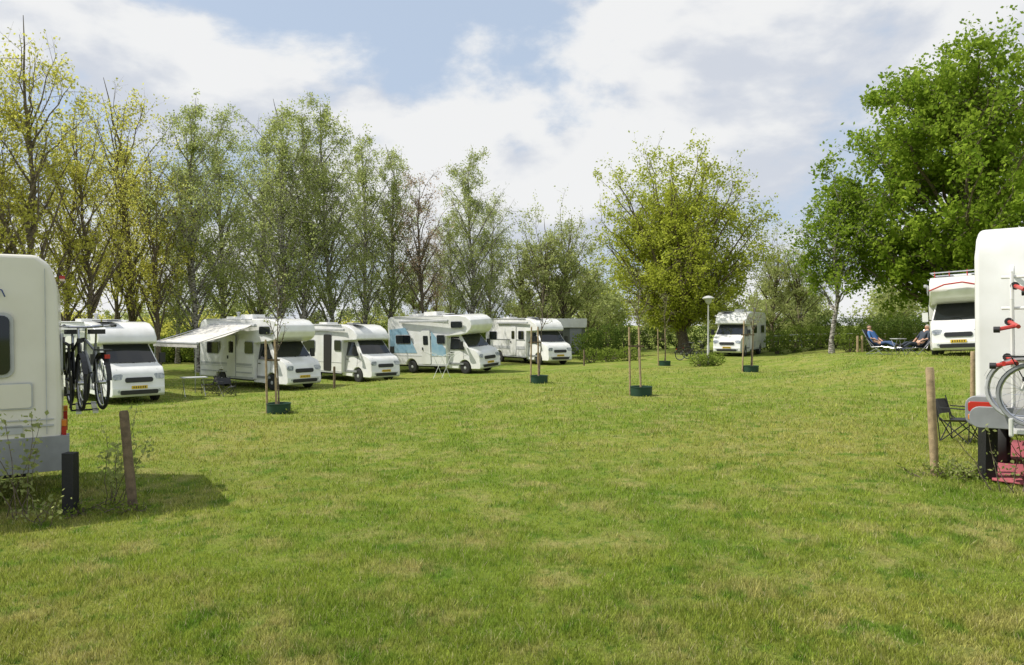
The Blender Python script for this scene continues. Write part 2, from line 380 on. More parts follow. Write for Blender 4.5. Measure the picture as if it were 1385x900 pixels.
# left row
E1,M1,H1,_=motorhome('white_motorhome','semi',6.6,188,25.6,20,dict(hub=M['metal'],skirt=M['white'],H=2.86,ac=0,bumper=M['white']))
E2,M2,H2,_=motorhome('white_motorhome','alcove',6.3,412,31.5,37,dict(H=3.05,stripes=[(1.05,M['lgrey'],.1),(.7,M['lgrey'],.06)],wins=[(-1,1.1,1.75,.9,.5),(-1,3.95,1.8,.6,.5),(1,1.2,1.75,1,.5)],door=2.6))
aw=MB()
z0=H2-.26;z1=2.05
for i in range(8):
    t0,t1=i/8,(i+1)/8
    def pt(x,t): return (x,-1.2-2.5*t,z0+(z1-z0)*t-.1*math.sin(math.pi*t))
    aw.add([pt(.8,t0),pt(4.3,t0),pt(4.3,t1),pt(.8,t1)],[(0,1,2,3)],M['beige'])
aw.tube((.8,-3.7,z1),(4.3,-3.7,z1),.05,M['lgrey'])
aw.box((2.55,-3.72,z1-.1),(3.5,.01,.16),M['beige'])
for xx in(.9,4.2): aw.tube((xx,-3.7,z1),(xx,-3.75,-.1),.022,M['metal'])
for xx in(.85,4.25): aw.tube((xx,-1.2,z0-.05),(xx,-3.7,z1),.02,M['metal'])
aw.obj('extended_awning',E2,smooth=False)
E3,M3,H3,_=motorhome('white_motorhome','semi',6.2,522,36,38,dict(H=2.85,open=1,door=2.9,ac=0,wins=[(-1,1.2,1.75,1.1,.55),(-1,3.8,1.8,.55,.5),(1,1.2,1.75,1.0,.5)]))
E4,M4,H4,_=motorhome('white_motorhome','alcove',6.4,664,39,52,dict(H=3.12,wins=[(-1,1.2,1.85,1.1,.45),(-1,4.0,1.85,.55,.45),(1,1.2,1.75,1.0,.5)],door=2.9))
dc=MB()
dc.add([(.15,-1.139,1.1),(2.2,-1.139,1.1),(1.4,-1.139,2.5),(.15,-1.139,2.4)],[(0,1,2,3)],M['blue'])
dc.add([(3.3,-1.139,.95),(4.3,-1.139,.95),(4.3,-1.139,1.35),(3.3,-1.139,2.3)],[(0,1,2,3)],M['blue'])
dc.obj('blue_side_graphic',E4,smooth=False)
E5,M5,H5,_=motorhome('white_motorhome','semi',7.0,758,44.5,36,dict(H=2.85,ac=0,stripes=[(1.5,M['grey'],.05),(1.0,M['lgrey'],.2)],bumper=M['grey']))
E6,M6,H6,_=motorhome('white_motorhome','semi',6.4,983,47,-14,dict(H=2.9,ac=1))
E7,M7,H7,_=motorhome('white_motorhome','alcove',6.4,1298,27.5,-4,dict(H=3.1,hub=M['metal'],mirror=M['white']))
d7=MB()
d7.path([(6.1,-.9,2.55),(6.1,-.4,2.75),(6.1,.2,2.8),(6.1,.9,2.6)],.03,M['redpaint'])
for yy in(-.8,-.3,.3,.8): d7.tube((4.9,yy,3.08),(4.9,yy,3.35),.02,M['redpaint'])
d7.tube((4.9,-.95,3.3),(4.9,.95,3.3),.025,M['metal']);d7.tube((3.0,-.95,3.3),(3.0,.95,3.3),.025,M['metal'])
for yy in(-.95,.95): d7.tube((4.9,yy,3.3),(3.0,yy,3.3),.02,M['metal'])
d7.obj('roof_rack',E7)
# near-right motorhome, rear faces the camera
hR=Vector((.60,.80)).normalized();lR=Vector((-hR.y,hR.x))
Yr=8.7;cr=Vector((W(1322,Yr),Yr));rcR=cr-lR*1.13
E8,M8,H8,_=motorhome_at('white_motorhome','semi',6.3,rcR,hR,dict(H=3.08,bumper=M['grey'],ac=0,zb=.74,skirt=M['grey']))
r=MB()
r.rplate((-.16,0,.86),(0,-1,0),(0,0,1),2.34,.24,.1,.12,M['grey'])
for sg in(-1,1):
    r.rplate((-.04,sg*1.03,.92),(0,-1,0),(0,0,1),.38,.34,.1,.14,M['grey'])
    r.rplate((-.185,sg*1.07,.97),(0,-1,0),(0,0,1),.24,.12,.03,.012,M['red']);r.rplate((-.185,sg*1.07,.85),(0,-1,0),(0,0,1),.24,.07,.02,.012,M['orange'])
r.obj('rear_bumper',E8,bevel=.015)
r=MB()
for y in(.75,.1,-.7):
    r.path([(-.03,y,2.5),(-.12,y,2.58),(-.24,y,2.5),(-.26,y,2.2),(-.2,y,1.0),(-.28,y,.72),(-.66,y,.72),(-.68,y,.9)],.022,M['white'])
for zz in(.85,1.5,2.1,2.45): r.tube((-.22,-.95,zz),(-.22,.85,zz),.018,M['white'])
for xx in(-.36,-.58): r.box((xx,-.1,.75),(.07,1.7,.035),M['white'])
for zz,yy,dy in((1.55,.80,.12),(2.35,.72,-.1),(1.95,.78,.1),(1.3,.62,-.1)):
    r.tube((-.24,yy,zz),(-.55,yy-.1,zz-.06),.024,M['redpaint']);r.lathe((-.24,yy,zz),(1,0,0),[(-.03,.045),(.03,.045)],M['black'],10)
    r.tube((-.5,yy-.08,zz-.05),(-.52,yy+dy,zz-.09),.022,M['redpaint']);r.lathe((-.52,yy+dy,zz-.09),(0,1,0),[(-.03,.035),(.03,.035)],M['black'],10)
r.rplate((-.7,-.2,.68),(0,-1,0),(0,0,1),1.5,.22,.02,.02,M['white']);
for sg in(-1,1): r.box((-.73,sg*.55-.2,.68),(.03,.2,.12),M['red'])
for z in np.arange(.75,2.4,.28): r.tube((-.2,-.5,z),(-.2,-.85,z),.014,M['metal'])
r.obj('bicycle_carrier',E8)
bk=MB()
bike(bk,Matrix.Translation((-.40,.14,.88))@Matrix.Rotation(math.radians(91),4,'Z'),M['white'],M['lgrey'])
bike(bk,Matrix.Translation((-.62,.02,.83))@Matrix.Rotation(math.radians(-88),4,'Z'),M['redpaint'],M['grey'])
bk.obj('bicycles',E8)
# ------------------------------------------------------------ numpy vegetation
def npmesh(name,v,q,mi,rnd,mats):
    me=bpy.data.meshes.new(name)
    me.vertices.add(len(v));me.vertices.foreach_set('co',v.astype(np.float32).ravel())
    me.loops.add(len(q)*4);me.loops.foreach_set('vertex_index',q.astype(np.int32).ravel())
    me.polygons.add(len(q));me.polygons.foreach_set('loop_start',np.arange(0,len(q)*4,4,dtype=np.int32))
    try: me.polygons.foreach_set('loop_total',np.full(len(q),4,dtype=np.int32))
    except Exception: pass
    me.polygons.foreach_set('material_index',mi.astype(np.int32))
    a=me.attributes.new('rnd','FLOAT','FACE');a.data.foreach_set('value',rnd.astype(np.float32))
    for m in mats: me.materials.append(m)
    me.update(calc_edges=True);me.validate()
    return me
def unit(a): return a/np.maximum(np.linalg.norm(a,axis=-1,keepdims=True),1e-9)
def prisms(s,e,r0,r1,k=3):
    n=len(s);d=unit(e-s);ref=np.where(np.abs(d[:,2:3])>.9,np.array([[1.,0,0]]),np.array([[0,0,1.]]))
    u=unit(np.cross(d,ref));w=np.cross(d,u);vs=[]
    for j in range(k):
        a=2*math.pi*j/k;o=u*math.cos(a)+w*math.sin(a);vs.append(s+o*r0[:,None]);vs.append(e+o*r1[:,None])
    v=np.stack(vs,1).reshape(-1,3);base=(np.arange(n)*2*k)[:,None];q=[]
    for j in range(k):
        a=2*j;b=2*((j+1)%k);q.append(np.concatenate([base+a,base+b,base+b+1,base+a+1],1))
    return v,np.stack(q,1).reshape(-1,4)
def tubepoly(p,r,k=7):
    p=np.array(p);n=len(p);t=unit(np.gradient(p,axis=0));ref=np.array([.3,.9,.1]);u=unit(np.cross(t,ref));w=np.cross(t,u)
    v=[]
    for j in range(k):
        a=2*math.pi*j/k;v.append(p+(u*math.cos(a)+w*math.sin(a))*np.array(r)[:,None])
    v=np.stack(v,1).reshape(-1,3);q=[]
    for i in range(n-1):
        for j in range(k): q.append((i*k+j,i*k+(j+1)%k,(i+1)*k+(j+1)%k,(i+1)*k+j))
    return v,np.array(q)
def leaves(pos,size,rng,flat=0):
    n=len(pos);a=unit(rng.normal(size=(n,3))*np.array([1,1,1-flat]));b=unit(np.cross(a,rng.normal(size=(n,3))))
    s=(size*rng.uniform(.6,1.3,n))[:,None]
    v=np.stack([pos-a*s*.5,pos+b*s*.33,pos+a*s*.5,pos-b*s*.33],1).reshape(-1,3)
    return v,np.arange(n*4).reshape(-1,4)
class Acc:
    def __init__(s): s.v=[];s.q=[];s.m=[];s.r=[];s.n=0
    def add(s,v,q,m,r=None):
        s.v.append(v);s.q.append(q+s.n);s.n+=len(v);s.m.append(np.full(len(q),m));s.r.append(np.zeros(len(q)) if r is None else r)
    def get(s): return np.concatenate(s.v),np.concatenate(s.q),np.concatenate(s.m),np.concatenate(s.r)
def tree_arrays(seed,H,R,cb,tr,n1=45,n2=8,n3=6,nl=14000,ls=.13,droop=0.,up=1.2,fork=0,jit=.12,gap=.35,trunktop=.93,wob=.012,taper=.25,frmin=.62,cpow=1.5):
    rng=np.random.RandomState(seed);A=Acc()
    N=14;tt=np.linspace(0,trunktop,N);wd=np.cumsum(rng.normal(0,wob*H,(N,2)),axis=0);wd-=wd[0];wd*=np.linspace(0,1,N)[:,None]**.5
    tp=np.column_stack([wd,tt*H]);rad=tr*((1-tt/trunktop)**.85*.93+.07);rad[0]*=1.35
    v,q=tubepoly(tp,rad,9);A.add(v,q,0)
    zc=(cb+1)/2*H;hz=(1-cb)/2*H
    S2=[];E2=[];R2=[]
    ga=math.pi*(3-5**.5)
    for i in range(n1):
        ct=1-2*(i+.5)/n1;ct=ct*.98;st=math.sqrt(1-ct*ct);az=i*ga+rng.uniform(-.3,.3)
        fr=rng.uniform(frmin,1.04) if i%3 else rng.uniform(.3,.75)
        prof=1.0 if ct<0 else 1-taper*ct
        e=np.array([math.cos(az)*st*R*fr*prof,math.sin(az)*st*R*fr*prof,zc+hz*ct*fr])
        hd=math.hypot(e[0],e[1]);sz=e[2]-hd*up*rng.uniform(.7,1.2)
        if fork: sz=min(sz,H*fork)
        sz=min(max(sz,H*cb*.75),H*trunktop*.95)
        f=sz/(H*trunktop)*(N-1);k=int(f);k=min(k,N-2);s=tp[k]+(tp[k+1]-tp[k])*(f-k)
        e=e+np.array([s[0],s[1],0])
        u=np.linspace(0,1,7)[:,None];mid=s*.5+e*.5+np.array([0,0,.12*hd if not droop else .2*hd])+rng.normal(0,.05*hd+.02,3)
        p=(1-u)**2*s+2*u*(1-u)*mid+u*u*e;p[1:-1]+=rng.normal(0,.03*R,(5,3))*.6
        r0=min(rad[k]*.6,.012+.016*np.linalg.norm(e-s)) if not fork else min(rad[k]*.62,.02+.016*np.linalg.norm(e-s))
        v,q=tubepoly(p,np.linspace(r0,.01,7),5);A.add(v,q,0)
        ln=np.linalg.norm(e-s)
        us=rng.uniform(gap,1,n2)
        for uu in us:
            f=uu*6;kk=min(int(f),5);b=p[kk]+(p[kk+1]-p[kk])*(f-kk);dd=unit(p[kk+1]-p[kk])
            o=unit(dd*.5+rng.normal(0,.6,3)+np.array([0,0,.15-droop*.3]))
            S2.append(b);E2.append(b+o*(min(ln,6)*.25*rng.uniform(.5,1.2)+.25));R2.append(.008+r0*.15*(1-uu*.5))
    S2=np.array(S2);E2=np.array(E2);R2=np.array(R2)
    v,q=prisms(S2,E2,R2,R2*.4,3);A.add(v,q,0)
    m=len(S2);idx=np.repeat(np.arange(m),n3);u=rng.uniform(.25,1,len(idx))[:,None]
    s3=S2[idx]*(1-u)+E2[idx]*u;dd=unit(E2-S2)[idx];l2=np.linalg.norm(E2-S2,axis=1)[idx]
    o=unit(dd*.6+rng.normal(0,.6,s3.shape)+np.array([0,0,.1-1.4*droop]))
    e3=s3+o*(l2*rng.uniform(.35,.8,len(idx))*(1+droop*.8))[:,None]
    v,q=prisms(s3,e3,np.full(len(idx),.005),np.full(len(idx),.002),3);A.add(v,q,0)
    cl=rng.uniform(0,1,m)
    wts=(.15+cl**cpow)[idx];wts/=wts.sum()
    ti=rng.choice(len(idx),nl,p=wts);u=rng.uniform(.1,1.05,nl)[:,None]
    pos=s3[ti]*(1-u)+e3[ti]*u+rng.normal(0,jit,(nl,3))
    v,q=leaves(pos,ls,rng)
    rr=np.clip(.55*rng.uniform(0,1,nl)+.45*cl[idx[ti]],0,1);A.add(v,q,1,rr)
    return A.get()
def tree_mesh(name,mats,**k):
    v,q,m,r=tree_arrays(**k);return npmesh(name,v,q,m,r,mats)
def put(name,me,X,Y,rot=0,sc=1,scz=None,dz=-.05):
    o=bpy.data.objects.new(name,me);COL.objects.link(o);o.location=(X,Y,g1(X,Y)+dz);o.rotation_euler=(0,0,rot)
    o.scale=(sc,sc,scz or sc);return o
birch=[tree_mesh('birch_a',[BIRCHB,L_BIRCH],seed=s_,H=17,R=2.9,cb=.17,tr=.17,n1=52,n2=8,n3=4,nl=16500,ls=.125,droop=.65,up=1.6,taper=.5,frmin=.75,wob=.008) for s_ in(11,12,14)]
yel=[tree_mesh('yellow_a',[BARK,L_YEL],seed=31+i,H=17,R=3.3,cb=.2,tr=.19,n1=34,n2=8,n3=4,nl=7500,ls=.145,up=2.0,fork=.65,gap=.3,jit=.14) for i in range(3)]
gen=[tree_mesh('light_a',[BARK,L_FAR],seed=41+i,H=12,R=3.4,cb=.15,tr=.17,n1=36,n2=7,n3=4,nl=11000,ls=.16,up=1.2,fork=.5,frmin=.75) for i in range(2)]
redt=tree_mesh('bare_a',[BARK,L_RED],seed=51,H=13,R=2.4,cb=.25,tr=.15,n1=34,n2=8,n3=5,nl=3500,ls=.12,up=1.7)
R_=random.Random(3)
for px,Y,H,k in [(-70,34,18,0),(-5,37,18.6,1),(48,35,18.0,2),(88,42,16.5,0),(128,38,14,1),(182,43,18.3,2),(215,41,13.5,0),(155,52,16,1),(10,50,15,0),(-140,38,18,1)]:
    put('spring_maple_tree',yel[k],W(px,Y),Y,R_.uniform(0,6),H/18*1.0,H/17)
for px,Y,H,k in [(268,43,17.0,0),(300,50,18.8,1),(385,44,17.4,1),(408,45.5,17,0),(345,49,16.5,2),(452,47,17.8,2),(495,51,17,0),(532,53,16.5,1),(640,53,16.3,1),(660,56,12.5,2),(612,57,12,0),(240,50,15,1)]:
    put('birch_tree',birch[k],W(px,Y),Y,R_.uniform(0,6),H/17,H/17)
put('budding_tree',redt,W(570,51),51,1,1.0,1.05)
put('budding_tree',redt,W(590,60),60,3,.8)
for px,Y,H,k in [(705,60,10,1),(735,58,11.5,0),(765,60,12,1),(795,64,9,0),(560,62,8,1),(1045,62,10,0),(1078,60,9,1)]:
    put('young_lime_tree',gen[k],W(px,Y),Y,R_.uniform(0,6),H/12,H/12)
rt=tree_mesh('round_a',[BARK,L_ROUND],seed=62,H=15.0,R=6.0,cb=.15,tr=.42,n1=110,n2=11,n3=5,nl=70000,ls=.18,up=1.5,fork=.42,jit=.16,trunktop=.7,taper=.0,frmin=.9,cpow=1.0)
put('round_beech_tree',rt,W(925,54),54,.4,1.0,.98)
dt=tree_mesh('dense_a',[BARK,L_DENSE],seed=71,H=20,R=8.0,cb=.12,tr=.5,n1=105,n2=11,n3=5,nl=78000,ls=.27,up=1.1,fork=.6,jit=.2,trunktop=.85,taper=.3,frmin=.72)
put('large_oak_tree',dt,W(1290,45),45,1.0,.97)
put('large_oak_tree',dt,W(1480,52),52,3.0,.85)
bt=tree_mesh('green_birch',[BIRCHB,L_DENSE],seed=77,H=12,R=3.0,cb=.3,tr=.16,n1=44,n2=8,n3=5,nl=13000,ls=.19,droop=.3,up=1.1)
put('green_birch_tree',bt,W(1125,46),46,1.0,1.0)
# distant tree belt (one object)
A=Acc();rng=np.random.RandomState(9)
var=[tree_arrays(seed=90+i,H=9,R=3.6,cb=.05,tr=.16,n1=24,n2=5,n3=3,nl=2300,ls=.38,up=1.0,jit=.3) for i in range(3)]
for i in range(85):
    v,q,m,r=var[i%3];X=-95+i*2.5+rng.uniform(-1.5,1.5);Y=rng.uniform(85,125)
    sc=rng.uniform(.75,1.1) if X>5 else rng.uniform(.4,.7);a=rng.uniform(0,6);c,s=math.cos(a),math.sin(a)
    vv=np.column_stack([(v[:,0]*c-v[:,1]*s)*sc*1.2+X,(v[:,0]*s+v[:,1]*c)*sc*1.2+Y,v[:,2]*sc]);A.add(vv,q,0,r);A.m[-1]=m
me=npmesh('distant_trees',*A.get(),[BARK,L_FAR]);o=bpy.data.objects.new('distant_trees',me);COL.objects.link(o)
# shrub masses
def shrub(name,lumps,n,ls,leafm,seed=1,stems=True):
    rng=np.random.RandomState(seed);A=Acc()
    for (x,y,z,rx,ry,rz) in lumps:
        k=int(n*rx*rz);d=unit(rng.normal(size=(k,3)));rad=rng.uniform(.55,1.0,k)**.6*(1+.18*np.sin(d[:,0]*5+x)*np.cos(d[:,2]*6+y)+.1*np.sin(d[:,1]*9+z))
        pos=np.array([x,y,z])+d*rad[:,None]*np.array([rx,ry,rz]);gg=gz(pos[:,0],pos[:,1]);pos[:,2]=np.maximum(pos[:,2],gg+.02)
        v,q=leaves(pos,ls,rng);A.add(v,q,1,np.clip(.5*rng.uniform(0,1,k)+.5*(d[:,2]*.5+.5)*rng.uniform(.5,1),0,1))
        ks=12;e=np.array([x,y,z])+unit(rng.normal(size=(ks,3)))*np.array([rx,ry,rz])*.8;s0=np.tile([x,y,g1(x,y)-.05],(ks,1))+rng.normal(0,.1,(ks,3))*np.array([1,1,0])
        v,q=prisms(s0,e,np.full(ks,.03),np.full(ks,.008));A.add(v,q,0)
    me=npmesh(name,*A.get(),[BARK,leafm]);o=bpy.data.objects.new(name,me);COL.objects.link(o);return o
rng=np.random.RandomState(4);l=[]
for i in range(38):
    px=-60+i*20;Y=46+max(0,px)*.012+rng.uniform(-2,4);X=W(px,Y);hh=rng.uniform(.7,1.5)
    if 690<px<800: continue
    l.append((X,Y,g1(X,Y)+hh*.8,rng.uniform(1.2,2),rng.uniform(.8,1.4),hh))
for px in (790,805,820): l.append((W(px,52),52,g1(W(px,52),52)+.9,1.0,.9,.9))
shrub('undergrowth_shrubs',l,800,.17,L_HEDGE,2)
l=[]
for i in range(22):
    px=-60+i*26;Y=56+rng.uniform(-2,6);X=W(px,Y);hh=rng.uniform(1.2,2.2)
    l.append((X,Y,g1(X,Y)+hh*.8,rng.uniform(1.6,2.6),1.5,hh))
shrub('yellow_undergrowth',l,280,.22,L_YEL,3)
def hedge(px0,px1,Y,h,seed,m=L_HEDGE,name='clipped_hedge'):
    x0,x1=W(px0,Y),W(px1,Y);n=max(1,int((x1-x0)/1.0));rg=np.random.RandomState(seed);l=[]
    for i in range(n+1):
        X=x0+(x1-x0)*i/max(1,n);l.append((X,Y+rg.uniform(-.2,.2),g1(X,Y)+h*.5,.85,.8,h*.52*rg.uniform(.9,1.1)))
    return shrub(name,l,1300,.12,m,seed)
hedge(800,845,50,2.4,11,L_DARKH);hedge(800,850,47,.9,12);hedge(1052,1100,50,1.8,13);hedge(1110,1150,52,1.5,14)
hedge(1150,1260,46,1.5,15);hedge(1020,1045,53,1.2,16);hedge(845,950,62,1.9,17,L_DARKH);hedge(1180,1260,52,2.0,18,L_DARKH)
hedge(1030,1300,64,2.7,19,L_DARKH,'overgrown_hedge')
shrub('low_green_bush',[(W(x_,38.5),38.5+.2*i,g1(W(x_,38.5),38.5)+.35,.5,.4,.4) for i,x_ in enumerate((945,958,972))],2500,.09,L_HEDGE,20)
# ------------------------------------------------------------ staked saplings
def sapling(px,Y,hs,htree,seed,gap=.38,lean=0):
    X=W(px,Y);E=empty('staked_young_tree',(X,Y,g1(X,Y)))
    rg=random.Random(seed);mb=MB()
    for sx in(-gap/2-.05,gap/2-.15):
        mb.lathe((sx,rg.uniform(-.1,.1),-.2),(lean*.02+rg.uniform(-.02,.02),0,1),[(0,.03),(hs+.15,.028),(hs+.2,.02)],M['wood2'],10)
    mb.rplate((-.1,-.04,hs*.72),(1,0,0),(0,0,1),gap+.05,.05,.01,.012,M['wood'])
    mb.obj('stakes',E)
    c=MB();cx=.05
    c.lathe((cx,0,-.03),(0,0,1),[(0,.30),(.27,.31),(.275,.325),(.29,.325),(.295,.31),(.29,.295),(.2,.285)],M['green'],24,cap=False)
    c.lathe((cx,0,.1),(0,0,1),[(0,.286),(.06,.284),(.07,.0)],M['wood'],20,cap=False)
    c.obj('watering_collar',E)
    v,q,m,r=tree_arrays(seed=seed,H=htree,R=.42,cb=.4,tr=.026,n1=9,n2=3,n3=2,nl=110,ls=.06,up=2.2,jit=.03,wob=.006)
    v=v.copy();v[:,0]+=cx+v[:,2]*lean*.03
    me=npmesh('sapling',v,q,m,r,[BARK,L_FAR]);o=bpy.data.objects.new('sapling',me);COL.objects.link(o);o.parent=E
sapling(374,19.6,1.95,4.2,201,.35,-.5);sapling(865,21,1.95,4.1,202,.4,-1.2);sapling(727,25.6,1.95,4.2,203);sapling(898,40,2.0,4.6,204,.5);sapling(1014,30,2.1,3.6,205,.5,1)
# ------------------------------------------------------------ posts
def post(name,px,Y,h,r,m,lean=(0,0),sq=False):
    X=W(px,Y);mb=MB();
    if sq: mb.box((0,0,h/2-.15),(r*2,r*2,h+.3),m)
    else: mb.lathe((0,0,-.2),(lean[0],lean[1],1),[(0,r*1.05),(h*.3,r*.97),(h*.5,r*1.02),(h*.8,r*.96),(h+.17,r*.97),(h+.2,r*.8)],m,14)
    o=mb.obj(name,bevel=.006 if sq else 0);o.location=(X,Y,g1(X,Y));return o
post('wooden_post',181,8.35,1.13,.052,M['wood'],(-.09,0))
post('black_marker_post',94,8.15,.69,.062,M['blackpost'],sq=True)
post('wooden_post',1267,9.2,1.36,.05,M['wood2'],(-.055,0))
post('black_marker_post',1337,8.9,.76,.075,M['blackpost'],sq=True)
post('wooden_post',1316,17,1.3,.05,M['wood2'])
for px in(1160,1166): post('wooden_post',px,40,1.0,.06,M['wood2'])
for px,Y in((452,30),(790,42)): post('wooden_post',px,Y,.9,.05,M['wood'])
def twigs(name,px,Y,h,seed,n=7,nl=260,leafm=None,ls=.045):
    X=W(px,Y);rg=np.random.RandomState(seed);A=Acc()
    for i in range(n):
        s=np.array([rg.uniform(-.18,.18),rg.uniform(-.1,.1),-.03]);e=s+np.array([rg.uniform(-.35,.35),rg.uniform(-.2,.2),h*rg.uniform(.5,1)])
        u=np.linspace(0,1,6)[:,None];p=s*(1-u)+e*u+rg.normal(0,.015,(6,3));v,q=tubepoly(p,np.linspace(.007,.003,6),4);A.add(v,q,0)
        k=nl//n;uu=rg.uniform(.35,1.05,k)[:,None];pos=s*(1-uu)+e*uu+rg.normal(0,.045,(k,3));v,q=leaves(pos,ls,rg);A.add(v,q,1,rg.uniform(0,1,k))
    me=npmesh(name,*A.get(),[BARK,leafm or L_FAR]);o=bpy.data.objects.new(name,me);COL.objects.link(o);o.location=(X,Y,g1(X,Y))
twigs('young_shrub',22,8.0,1.2,1,6,220,ls=.06);twigs('young_shrub',150,8.6,1.25,2,7,260,ls=.06);twigs('young_shrub',50,7.7,.4,3,5,80)
twigs('young_shrub',1362,8.3,.95,4,5,80);twigs('young_shrub',1300,9.0,.25,5,10,260);twigs('young_shrub',1395,8.5,.8,6,6,90)
for i,(px,Y) in enumerate(((94,8.1),(181,8.3),(1267,9.15),(1337,8.85),(374,19.5),(390,19.6),(120,8.3),(1290,9.1))):
    twigs('weed_tuft',px,Y,.16,40+i,12,170,L_HEDGE,.04)
def sheet(name,pts,m,dz=.03,n=8):
    vs=[];fs=[]
    (x0,y0),(x1,y1),(x2,y2),(x3,y3)=pts
    for i in range(n+1):
        for j in range(n+1):
            a,b=i/n,j/n;x=(x0*(1-a)+x1*a)*(1-b)+(x3*(1-a)+x2*a)*b;y=(y0*(1-a)+y1*a)*(1-b)+(y3*(1-a)+y2*a)*b
            vs.append((x,y,g1(x,y)+dz))
    for i in range(n):
        for j in range(n): a=i*(n+1)+j;fs.append((a,a+1,a+n+2,a+n+1))
    mb=MB();mb.add(vs,fs,m);o=mb.obj(name);s=o.modifiers.new('s','SOLIDIFY');s.thickness=.02;return o
sheet('red_ground_mat',[(W(1343,8.75),8.75),(W(1480,8.0),8.0),(W(1450,11.5),11.5),(W(1343,12.2),12.2)],M['mat'],.06)
# ------------------------------------------------------------ camping furniture
def folding_chair(px,Y,rot,m=M['black']):
    X=W(px,Y);mb=MB()
    for s in(-.26,.26):
        mb.tube((-.22,s,0),(.24,s,.46),.011,m);mb.tube((.24,s,0),(-.22,s,.46),.011,m);mb.tube((-.22,s,.4),(-.34,s,.86),.011,m);mb.tube((.24,s,.0),(.24,s,.66),.01,m)
        mb.box((0,s,.66),(.5,.055,.018),m);mb.tube((-.28,s,.62),(-.22,s,.0),.01,m)
    mb.tube((.24,-.26,0),(.24,.26,.44),.01,m);mb.tube((.24,.26,0),(.24,-.26,.44),.01,m);mb.tube((-.22,-.26,0),(-.22,.26,.44),.01,m);mb.tube((-.22,.26,0),(-.22,-.26,.44),.01,m)
    n=5
    for i in range(n):
        a=i/n;b=(i+1)/n
        f=lambda t:-.26+.52*t;g=lambda t:-.06*math.sin(math.pi*t)
        mb.add([(.24,f(a),.46+g(a)),(.24,f(b),.46+g(b)),(-.22,f(b),.42+g(b)),(-.22,f(a),.42+g(a))],[(0,1,2,3)],m)
        mb.add([(-.24+g(a),f(a),.52),(-.24+g(b),f(b),.52),(-.34+g(b),f(b),.80),(-.34+g(a),f(a),.80)],[(0,1,2,3)],m)
    o=mb.obj('folding_camping_chair');o.location=(X,Y,g1(X,Y));o.rotation_euler=(0,0,rot);o.scale=(.95,.95,.85);return o
folding_chair(1299,12.3,-.9)
folding_chair(307,28.5,-.8);folding_chair(283,29.5,-2.4)
def table(px,Y,rot,w=.9,d=.6):
    X=W(px,Y);mb=MB();mb.box((0,0,.72),(w,d,.03),M['lgrey'])
    for sx in(-1,1):
        mb.tube((sx*w*.4,-d*.45,0),(sx*w*.4,d*.4,.7),.012,M['metal']);mb.tube((sx*w*.4,d*.45,0),(sx*w*.4,-d*.4,.7),.012,M['metal'])
    o=mb.obj('camping_table',bevel=.006);o.location=(X,Y,g1(X,Y));o.rotation_euler=(0,0,rot)
table(262,28.3,.6);table(1215,31,.3,.5,.4)
mb=MB()
for y in(-.6,.6):
    mb.tube((-.35,y,0),(.3,y,1.1),.014,M['white']);mb.tube((.35,y,0),(-.3,y,1.1),.014,M['white']);mb.tube((-.3,y,1.1),(-.9,y,1.35),.012,M['white']);mb.tube((.3,y,1.1),(.9,y,1.35),.012,M['white'])
for i in range(7): xx=-.9+.3*i;mb.tube((xx,-.6,1.1+abs(xx)*.27),(xx,.6,1.1+abs(xx)*.27),.007,M['white'])
o=mb.obj('clothes_drying_rack');X=W(598,36);o.location=(X,36,g1(X,36));o.rotation_euler=(0,0,.5);o.scale=(.8,.8,1)
for px,Y,rt_ in((930,45,.3),(942,45.6,-.2)):
    mb=MB();bike(mb,Matrix.Identity(4),M['black']);o=mb.obj('parked_bicycle');X=W(px,Y);o.location=(X,Y,g1(X,Y));o.rotation_euler=(.08,0,rt_)
def lamp(px,Y,h):
    X=W(px,Y);mb=MB();mb.lathe((0,0,-.2),(0,0,1),[(0,.07),(1.2,.07),(1.25,.05),(h+.2,.035)],M['pole'],14)
    mb.lathe((0,0,h),(0,0,1),[(0,.06),(.05,.1),(.12,.16),(.3,.22),(.32,.33),(.36,.34),(.43,.24),(.48,.12),(.5,.0)],M['pole'],24,cap=False)
    mb.lathe((0,0,h+.1),(0,0,1),[(0,.12),(.2,.21),(.21,.0)],M['lamp'],18,cap=False)
    o=mb.obj('street_lamp');o.location=(X,Y,g1(X,Y));return o
lamp(958,42,3.35);lamp(1084,60,3.6)
mb=MB()
pts=[(W(1000+i*22,56),56) for i in range(17)]
for X,Y in pts: mb.box((X,Y,g1(X,Y)+.5),(.09,.09,1.2),M['wood2'])
for (a,b),(c,d) in zip(pts[:-1],pts[1:]):
    for zz in(.55,.98): mb.tube((a,b,g1(a,b)+zz),(c,d,g1(c,d)+zz),.035,M['lgrey'],6)
mb.obj('railing_fence')
E=empty('flat_roofed_building',(W(766,58),58,g1(W(766,58),58)));mb=MB();mb.box((0,0,1.0),(2.7,3,2.0),M['wallm']);mb.obj('walls',E)
mb=MB();mb.box((0,0,2.35),(2.9,3.4,.7),M['white']);mb.obj('roof',E,bevel=.03);mb=MB();mb.box((-.8,-1.52,1.4),(.8,.05,.9),M['glass']);mb.box((.6,-1.52,1.0),(.9,.05,1.9),M['grey']);mb.obj('window_and_door',E)
